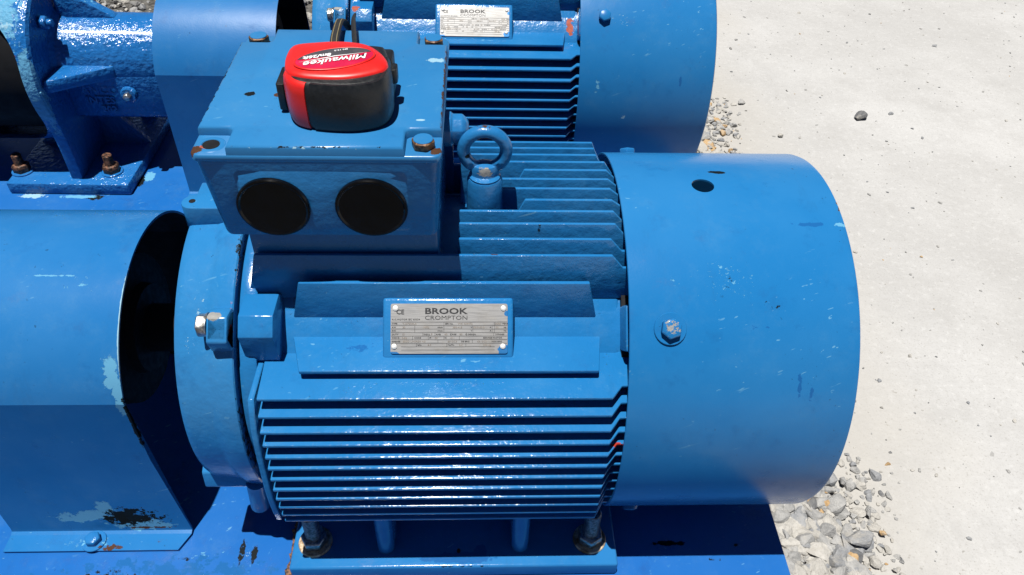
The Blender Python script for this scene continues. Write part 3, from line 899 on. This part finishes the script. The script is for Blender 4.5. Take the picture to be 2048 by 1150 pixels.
# ------------------------------------------------------------------ pump: bearing housing, adaptor and stand
def pump(label, ox, oy):
    t = thing('pump', label, 'pump', (ox, oy, GZ - DZ))
    bh = MB().lathe([(-.30, .03), (-.30, .058), (-.302, .062), (-.330, .0655), (-.345, .070), (-.52, .0705), (-.530, .0745), (-.5355, .084)], 72)
    part('bearing_housing', bh, P_pump, t)
    sp = MB().px([(-.0700, .0), (-.0690, -.030), (-.0660, -.084), (-.058, -.092), (.058, -.092), (.066, -.084), (.069, -.030), (.0700, .0)], -.535, -.318).bevel(.003, 2, 30)
    so_ = part('oil_sump', sp, P_pump, t)
    fl = MB().lathe([(-.5355, .05), (-.5355, .128), (-.5335, .140), (-.5365, .1455), (-.542, .1475), (-.5505, .1478), (-.5510, .140)], 96)
    part('flange', fl, P_pump, t)
    ad = MB().lathe([(-.5503, .140), (-.5503, .1470), (-.86, .1490), (-.86, .140), (-.5503, .140)], 96)
    bmesh.ops.remove_doubles(ad.bm, verts=ad.bm.verts, dist=1e-6)
    ao = part('seal_adaptor', ad, P_pump, t)
    win = rrect(-.790, -.5540, -.122, .118, .075, 12)
    cut(ao, [MB().py(win, -.2, -.05), MB().py(win, .05, .2)])
    part('adaptor_wall', MB().lathe([(-.5352, .0), (-.5352, .02), (-.5480, .139), (-.5480, .0)], 64), M_dark, t)
    part('dark_filler', MB().lathe([(-.5490, .06), (-.5490, .124), (-.60, .126), (-.76, .126), (-.76, .0)], 56), M_inside, t)  # added dark filler that makes the adaptor window black
    part('seal_plate', MB().lathe([(-.74, .03), (-.74, .139), (-.76, .139)], 64, caps=(True, False)), M_dark, t)
    part('pump_casing', MB().lathe([(-.86, .10), (-.86, .21), (-.88, .215), (-1.02, .215), (-1.05, .18), (-1.05, .0)], 72), P_pump, t)
    # gussets
    part('gusset', MB().pz([(-.534, -.128), (-.534, -.060), (-.440, -.060), (-.440, -.0715), (-.446, -.0745), (-.525, -.124)], -.010, .012).bevel(.003, 2), P_pump, t)
    part('gusset', MB().pz([(-.534, .128), (-.534, .060), (-.440, .060), (-.440, .0715), (-.446, .0745), (-.525, .124)], -.010, .012).bevel(.003, 2), P_pump, t)
    part('gusset', MB().py([(-.534, .06), (-.534, .128), (-.525, .124), (-.447, .075), (-.440, .070), (-.440, .06)], -.010, .010).bevel(.003, 2), P_pump, t)
    for a in (128, 52):
        y, z = .108*math.cos(R(a)), .108*math.sin(R(a))
        part('nut', MB().hexa((-.534, y, z), (1, 0, 0), .0115, .011, .4).bevel(.0008, 1, 40), P_pump, t)
        part('stud', MB().cyl((-.534, y, z), (1, 0, 0), .0062, .019, 14, .001), P_pump, t)
    # stand: leg plate, foot and hold-down studs
    leg = MB().px([(-.1455, .002), (-.133, -.06), (-.128, -.12), (-.128, -.179), (.128, -.179), (.128, -.12), (.133, -.06), (.1455, .002), (.10, .01), (-.10, .01)], -.5530, -.5330).bevel(.003, 2)
    part('leg', leg, P_pump, t)
    part('leg_web', MB().py([(-.655, -.179), (-.450, -.179), (-.540, -.06)], -.006, .006).bevel(.001, 1), P_pump, t)
    ft = part('foot', MB().pz([(-.662, -.1435), (-.4480, -.1465), (-.4445, .02), (-.4480, .1465), (-.662, .1435)], -.1995, -.1775).bevel(.003, 2), P_pump, t)
    for xs in (-.488, -.647):
        for s in (-1, 1):
            ys = s*.106
            part('washer', MB().cyl((xs, ys, -.1775), (0, 0, 1), .0185, .003, 32, .0008), P_pump, ft)
            part('nut', MB().hexa((xs, ys, -.1745), (0, 0, 1), .0150, .014, .2).bevel(.0008, 1, 40), M_rustb, ft)
            th = []
            z = -.165
            while z < -.142:
                th += [(z, .0074), (z + .0006, .0082), (z + .0014, .0082), (z + .0020, .0074)]
                z += .0024
            th += [(-.1405, .0070)]
            part('stud', MB().lathe(th, 20, (0, 0, 1), (xs, ys, 0), (True, True)), M_rustb, ft)
    # oil plug and raised casting letters on the front of the sump
    ax = Vector((0, -1, .05)).normalized()
    part('plug_boss', MB().lathe([(-.004, .0150), (.006, .0140), (.0085, .0115), (.0085, .0)], 28, ax, (-.4290, -.0680, -.040)), P_pump, so_)
    part('oil_plug', MB().hexa(Vector((-.4290, -.0680, -.040)) + ax*.0084, ax, .0068, .010, .2).bevel(.0006, 1, 40), M_steel, so_)
    tx = text_mb([('ANCO', 0, 0, .0205, 1.05, 0, 'LEFT', .0006), ('INTES', .004, -.0185, .0190, 1.0, 0, 'LEFT', .0006), ('202', .026, -.0340, .0160, 1.1, 0, 'LEFT', .0005)])
    tx.xf(Matrix.Diagonal((1, 1, 9, 1)))
    tx.xf(Matrix.Translation((-.510, -.0693, -.040)) @ Matrix.Rotation(R(90 - 3), 4, 'X'))
    part('raised_lettering', tx, P_pump, so_, smooth=0)
    return t
pump('blue pump bearing housing with oil plug, raised lettering and rusty hold-down studs', S2[0], S2[1])

# ------------------------------------------------------------------ tape measure on the terminal box
TZ = .3086
tm = thing('tape_measure', 'red and black tape measure lying on the blue terminal box lid', 'tape measure', (0, 0, GZ + TZ))
def smooth_poly(pts, n=6):
    P = [Vector((*p, 0)) for p in pts]
    o = []
    N = len(P)
    for i in range(N):
        a, b, c, d = P[i-1], P[i], P[(i+1) % N], P[(i+2) % N]
        for k in range(n):
            u = k/n
            q = .5*((2*b) + (c-a)*u + (2*a-5*b+4*c-d)*u*u + (3*b-a-3*c+d)*u**3)
            o.append((q.x, q.y))
    return o
def scaled(p, s, cx=.084, cy=-.0475, off=(0, 0)):
    return [(cx + (x-cx)*s + off[0], cy + (y-cy)*s + off[1]) for x, y in p]
body = smooth_poly([(.0415, -.018), (.046, -.0125), (.080, -.0105), (.116, -.0125), (.1225, -.020), (.1270, -.045), (.1265, -.0665), (.120, -.0790), (.102, -.0860),
                    (.080, -.0860), (.060, -.0815), (.049, -.0730), (.0425, -.056), (.0405, -.036)], 5)
bm_ = MB()
bm_.rings([[(x, y, z) for x, y in scaled(body, s_)] for s_, z in ((.90, .0), (.965, .0025), (.995, .008), (1.0, .018), (.995, .030), (.975, .0365), (.93, .0400), (.86, .0412))])
part('case', bm_, M_rubber, tm, dz=0, smooth=60)
oval = smooth_poly([(.0455, -.0200), (.062, -.0145), (.083, -.0118), (.104, -.0165), (.1175, -.0300), (.1255, -.0480), (.1235, -.0610), (.110, -.0705), (.094, -.0755), (.076, -.0760),
                    (.060, -.0735), (.0490, -.0670), (.0440, -.0530), (.0425, -.0350)], 5)
rd = MB()
rd.rings([[(x, y, z) for x, y in scaled(oval, s_)] for s_, z in ((1.0, .0340), (1.005, .0385), (.985, .0418), (.95, .0432), (.85, .0442), (.6, .0449), (.25, .0452))])
ro = part('red_shell', rd, M_red, tm, dz=0, smooth=60)
# red band running down the near left corner of the case
ib = [p for p in scaled(body, 1.0)]
sel = sorted([p for p in ib if p[1] < -.058 and p[0] < .0645], key=lambda p: p[0])
bnd = MB()
rows = []
for s_, z in ((.985, .0015), (1.018, .006), (1.025, .018), (1.020, .030), (1.0, .0365), (.94, .0405)):
    o1 = scaled(sel, s_)
    i1 = scaled(sel, s_ - .05)
    rows.append([(x, y, z) for x, y in o1] + [(x, y, z) for x, y in i1[::-1]])
bnd.rings(rows)
part('red_band', bnd, M_red, tm, dz=0, smooth=60)
# rubber grip pad on the near right with its raised corner rib
sel = sorted([p for p in ib if p[1] < -.058 and p[0] > .0725], key=lambda p: (p[0] - .0*p[1]))
sel = [p for p in ib if (p[1] < -.030 and p[0] > .1180) or (p[1] < -.070 and p[0] > .0655)]
sel = sorted(sel, key=lambda p: math.atan2(p[1] + .0475, p[0] - .084))
gp = MB()
rows = []
for s_, z in ((.975, .0012), (1.012, .005), (1.022, .018), (1.018, .030), (1.0, .0368), (.955, .0408)):
    o1 = scaled(sel, s_)
    i1 = scaled(sel, s_ - .06)
    rows.append([(x, y, z) for x, y in o1] + [(x, y, z) for x, y in i1[::-1]])
gp.rings(rows)
part('grip_pad', gp, M_rubber, tm, dz=0, smooth=50)
part('belt_clip', MB().pz(rrect(.0345, .0415, -.0560, -.0250, .002, 3), .003, .0260).bevel(.0012, 2), M_rubber, tm, dz=0)
part('lock_button', MB().pz(rrect(.1240, .1310, -.0420, -.0290, .0025, 3), .020, .0325).bevel(.0018, 2), M_rubber, tm, dz=0)
part('nose', MB().pz(rrect(.110, .1265, -.0300, -.0075, .004, 4), .002, .0350).bevel(.002, 2), M_rubber, tm, dz=0)
part('nose', MB().pz(rrect(.041, .060, -.0250, -.0085, .004, 4), .002, .0360).bevel(.002, 2), M_rubber, tm, dz=0)
# label: oval recess rim, crimson panel, dark band, lettering (reads from the far side)
ang = math.atan2(-.0633 + .0467, .0604 - .1071)
LM = Matrix.Translation((.0835, -.0480, .0453)) @ Matrix.Rotation(ang, 4, 'Z')
lab = [(.031*math.cos(R(a)), .0165*math.sin(R(a))) for a in range(0, 360, 8)]
lb = MB().pz(lab, -.0010, .0004)
lb.xf(LM)
part('label_panel', lb, M_redin, ro, dz=0, smooth=0)
rim = MB().tube([(.0318*math.cos(R(a)), .0173*math.sin(R(a)), -.0002) for a in range(0, 360, 6)], .0011, .0008, 8, closed=True)
rim.xf(LM)
part('label_rim', rim, M_red, ro, dz=0, smooth=60)
bandp = [(.0300*math.cos(R(a)), .0158*math.sin(R(a))) for a in range(186, 345, 6)]
bn = MB().pz(bandp, .0004, .0007)
bn.xf(LM)
part('label_band', bn, M_band, ro, dz=0, smooth=0)
lt = text_mb([('Milwaukee', -.0262, .0010, .0112, 1.06, .38, 'LEFT', .00018), ('8m/26ft', .0010, -.0080, .0066, 1.08, .25, 'LEFT', .00022), ('EN 13-5', -.0130, -.0122, .0030, 1.1, 0, 'LEFT', .00006)])
lt.pz([(-.0265, -.0008), (.0000, -.0027), (.0060, -.0017), (.0285, .0000), (.0060, -.0005), (.0000, -.0014)], -.0001, .0001)
lt.xf(Matrix.Translation((0, 0, .0009)))
lt.xf(LM)
part('label_lettering', lt, M_white, ro, dz=0, smooth=0)
# wrist strap looping away over the back edge of the lid
def bez(p, n=14):
    P = [Vector(q) for q in p]
    o = []
    for i in range(len(P) - 1):
        a, b, c, d = P[max(i-1, 0)], P[i], P[i+1], P[min(i+2, len(P)-1)]
        for k in range(n):
            u = k/n
            o.append(.5*((2*b) + (c-a)*u + (2*a-5*b+4*c-d)*u*u + (3*b-a-3*c+d)*u**3))
    o.append(P[-1])
    return o
sp_ = bez([(.0720, -.013, .014), (.0715, .010, .016), (.0665, .045, .016), (.0635, .080, .012), (.0625, .104, .009), (.0640, .116, .004), (.0690, .124, -.008), (.0740, .120, .006), (.0755, .106, .010), (.0800, .075, .011), (.0850, .040, .013), (.0850, .010, .015), (.0830, -.013, .014)])
st_o = part('strap', MB().tube(sp_, .0042, .0016, 10), M_strap, tm, dz=0, smooth=60)
for dx in (-.0022, .0022):
    part('stitching', MB().tube([q + Vector((dx, 0, .0016)) for q in sp_[6:60]], .0004, .0004, 5), M_stitch, st_o, dz=0)

# ------------------------------------------------------------------ gravel
def stone_mat(name, a, b, c):
    k = NT(name)
    k.co = k.n('ShaderNodeNewGeometry').outputs['Position']     # stones differ in scale: work in metres
    nz = k.noise(55, 7, .75)
    col = k.mix(k.ramp(nz, .35, .66), a, b)
    col = k.mix(k.ramp(k.noise(240, 5, .8), .50, .66, 0, .6), col, c)
    col = k.mix(k.ramp(k.noise(38, 6, .7), .52, .70, 0, .7), col, (.33, .31, .275))
    k.put(k.b.inputs['Base Color'], col)
    k.b.inputs['Roughness'].default_value = .88
    k.b.inputs['Specular IOR Level'].default_value = .3
    nb = k.bump(k.noise(90, 6, .75), .8, .004)
    k.put(k.b.inputs['Normal'], nb)
    return k.m
SM = [stone_mat('grey limestone', (0.2304, 0.2304, 0.2268), (0.3312, 0.3276, 0.3168), (0.1728, 0.1728, 0.1692)),
      stone_mat('blue grey stone', (0.18, 0.1872, 0.198), (0.2736, 0.2772, 0.2808), (0.1368, 0.1404, 0.144)),
      stone_mat('pale dusty stone', (0.3168, 0.306, 0.2808), (0.4032, 0.3888, 0.36), (0.2448, 0.234, 0.216)),
      stone_mat('ochre stone', (0.3456, 0.2232, 0.108), (0.4176, 0.3024, 0.1728), (0.288, 0.18, 0.0864)),
      stone_mat('dark grey stone', (0.0936, 0.0972, 0.1008), (0.1584, 0.1584, 0.162), (0.0648, 0.0648, 0.0684))]
templ = []
for i in range(28):
    bm = bmesh.new()
    npt = rng.integers(11, 18)
    for j in range(npt):
        v = rng.normal(0, 1, 3)
        v /= np.linalg.norm(v)
        v *= rng.uniform(.82, 1.0)
        bm.verts.new((v[0]*.62, v[1]*.46, v[2]*.30))
    r_ = bmesh.ops.convex_hull(bm, input=bm.verts)
    bmesh.ops.delete(bm, geom=[g_ for g_ in r_['geom_interior'] if isinstance(g_, bmesh.types.BMVert)], context='VERTS')
    bmesh.ops.recalc_face_normals(bm, faces=bm.faces)
    bmesh.ops.bevel(bm, geom=[e for e in bm.edges], offset=.012, segments=1, affect='EDGES', clamp_overlap=True)
    bmesh.ops.triangulate(bm, faces=bm.faces)
    me = bpy.data.meshes.new('stone')
    bm.to_mesh(me)
    bm.free()
    co_ = np.array([v.co[:] for v in me.vertices])
    fa_ = [tuple(p.vertices) for p in me.polygons]
    templ.append((co_, fa_, me))
from mathutils import noise as mnoise
hi = []
for i in range(28):
    bm = bmesh.new()
    for j in range(int(rng.integers(10, 16))):
        v = rng.normal(0, 1, 3)
        v /= np.linalg.norm(v)
        v *= rng.uniform(.80, 1.0)
        bm.verts.new((v[0]*.58, v[1]*.46, v[2]*.34))
    r_ = bmesh.ops.convex_hull(bm, input=bm.verts)
    bmesh.ops.delete(bm, geom=[g_ for g_ in r_['geom_interior'] if isinstance(g_, bmesh.types.BMVert)], context='VERTS')
    bmesh.ops.subdivide_edges(bm, edges=bm.edges[:], cuts=2, use_grid_fill=True)
    bmesh.ops.triangulate(bm, faces=bm.faces)
    bmesh.ops.smooth_vert(bm, verts=bm.verts, factor=.35, use_axis_x=True, use_axis_y=True, use_axis_z=True)
    for v in bm.verts:
        q = v.co*3.2 + Vector((i*7.1, i*3.3, 1.7))
        v.co += v.co.normalized()*(mnoise.noise(q)*.045 + mnoise.noise(q*2.7)*.028)
    bmesh.ops.recalc_face_normals(bm, faces=bm.faces)
    me = bpy.data.meshes.new('stone')
    bm.to_mesh(me)
    bm.free()
    hi.append((np.array([v.co[:] for v in me.vertices]), [tuple(p.vertices) for p in me.polygons], me))
def dens(x, y):
    """how thickly gravel lies at a point of the ground"""
    e = .715 + .03*math.sin(7*y + 1) + .025*math.sin(19*y)
    d = 0.
    if y < .5:
        d = max(0., min(1., (e + .07 - x)/.13))*max(0., min(1., (.035 - y)/.10))
    elif y < 1.12:
        tip = 1. if y < .98 else (1.12 - y)/.14
        d = max(0., min(1., (e + .09 - x)/.14))*tip
    if y > 1.0 and x < .35:
        d = max(d, 1. if y > 1.15 else .8)
    return d
camp = np.array([.2001, -.6299, .6405 + GZ])
tones = {}
small_v = {i: [[], [], 0] for i in range(5)}
big = []
def skid(x, y):
    for ox, oy in ((0, 0), S2):
        if -1.15 + ox < x < .5585 + ox + .004 and oy - (.47 if oy == 0 else .325) < y < oy + .325:
            return True
    return False
def place(x, y, s, z, k, tone):
    e = Matrix.Rotation(rng.uniform(0, 6.28), 3, 'Z') @ Matrix.Rotation(rng.normal(0, .35), 3, 'X') @ Matrix.Rotation(rng.normal(0, .35), 3, 'Y')
    return (x, y, z, s, e, k, tone)
items = []
zones = [(.545, .86, -.42, .06, 6500), (.56, .88, .70, 1.15, 3600), (-1.3, .34, .95, 1.95, 2600), (.40, .60, .25, .44, 160)]
for (xa, xb, ya, yb, cnt) in zones:
    for i in range(cnt):
        x, y = rng.uniform(xa, xb), rng.uniform(ya, yb)
        if rng.uniform() > dens(x, y):
            continue
        s = float(np.clip(rng.lognormal(math.log(.0145), .62), .004, .042))
        if skid(x - s*.45, y) or skid(x, y - s*.3) or skid(x, y + s*.3):
            if s > .02: s = .014
            if skid(x - s*.6, y): continue
        dd = dens(x, y)
        if dd < .6: s *= .6
        tone = rng.choice(5, p=(.37, .17, .38, .05, .03))
        items.append(place(x, y, s, s*.06 + rng.uniform(0, .007)*dd, rng.integers(28), tone))
# stones one can pick out in the photograph
for x, y, s, tone in ((.690, -.020, .055, 1), (.655, -.075, .050, 0), (.645, -.035, .036, 3), (.652, -.052, .040, 3), (.628, -.060, .046, 2), (.700, -.112, .068, 1), (.620, -.035, .06, 2),
                      (.660, -.100, .060, 0), (.690, -.06, .058, 0), (.640, -.13, .07, 2), (.672, .000, .050, 1), (.715, -.02, .030, 0), (.735, -.07, .030, 0), (.74, -.10, .018, 3)):
    items.append(place(x, y, s*.62, s*.10 + .005, rng.integers(28), tone))
fwn = np.array(fw)
def appear(it):
    p = np.array([it[0], it[1], it[2]]) - camp
    return it[3]/max(.2, p @ fwn)
def inview(it):
    p = np.array([it[0], it[1], it[2]]) - camp
    d = p @ fwn
    if d < .1: return False
    u, v = (p @ np.array(rt))/d*foc*1000/1024, (p @ np.array(up))/d*foc*1000/575
    if abs(u) > 1.01 or abs(v) > 1.02: return False
    return it[0] > .56 and it[1] < 1.1
vis = sorted([i for i, it in enumerate(items) if inview(it)], key=lambda i: -appear(items[i]))
bigset = set(vis[:240])
gv = [[], [], []]
off = 0
for i, it in enumerate(items):
    if i in bigset:
        continue
    x, y, z, s, e, k, tone = it
    co_, fa_, _ = (hi if s > .013 else templ)[k]
    w_ = (co_*s) @ np.array(e).T + np.array([x, y, z])
    gv[0].append(w_)
    gv[1] += [tuple(a + off for a in f_) for f_ in fa_]
    gv[2] += [tone]*len(fa_)
    off += len(co_)
# loose grit over the concrete
for i in range(3600):
    x, y = rng.uniform(.60, 2.1), rng.uniform(-.4, 2.1)
    if skid(x - .01, y): continue
    nearg = math.exp(-max(0, x - .75)*5)
    if rng.uniform() > .30 + .70*nearg: continue
    s = float(np.clip(rng.lognormal(math.log(.0034), .55), .0015, .015))
    k = rng.integers(28)
    co_, fa_, _ = templ[k]
    e = Matrix.Rotation(rng.uniform(0, 6.28), 3, 'Z') @ Matrix.Rotation(rng.normal(0, .3), 3, 'X')
    w_ = (co_*s) @ np.array(e).T + np.array([x, y, s*.1])
    gv[0].append(w_)
    gv[1] += [tuple(a + off for a in f_) for f_ in fa_]
    gv[2] += [int(rng.choice(5, p=(.34, .22, .24, .04, .16)))]*len(fa_)
    off += len(co_)
me = bpy.data.meshes.new('gravel')
me.from_pydata(np.concatenate(gv[0]).tolist(), [], gv[1])
for mm in SM:
    me.materials.append(mm)
me.polygons.foreach_set('material_index', gv[2])
me.update()
gr = bpy.data.objects.new('gravel', me)
COL.objects.link(gr)
gr['kind'] = 'stuff'
gr['label'] = 'loose grey and buff gravel strewn beside the blue skids'
gr['category'] = 'gravel'
tm_cache = {}
for i in sorted(bigset):
    x, y, z, s, e, k, tone = items[i]
    key = (int(k), int(tone))
    if key not in tm_cache:
        q = hi[k][2].copy()
        q.materials.append(SM[tone])
        tm_cache[key] = q
    o = bpy.data.objects.new('stone', tm_cache[key])
    COL.objects.link(o)
    o.parent = gr
    o.matrix_basis = Matrix.Translation((x, y, z)) @ e.to_4x4() @ Matrix.Scale(s, 4)
# single stones lying by themselves on the concrete
def lone(label, x, y, s, tone, k, rz):
    q = hi[k][2].copy()
    q.materials.append(SM[tone])
    o = bpy.data.objects.new('loose_stone', q)
    COL.objects.link(o)
    mn = min(v.co.z for v in q.vertices)
    o.location = (x, y, -mn*s - .0005)
    o.scale = (s, s, s*1.25)
    o.location.z = -mn*s*1.25 - .0005
    o.rotation_euler.z = rz
    o['label'] = label
    o['category'] = 'stone'
    o['group'] = 'single stones on the concrete'
lone('dark grey angular stone lying alone on the pale concrete', 1.1134, .9992, .036, 4, 3, .4)
lone('small buff pebble on the concrete between the dark stone and the gravel', .893, .912, .016, 2, 7, 1.)
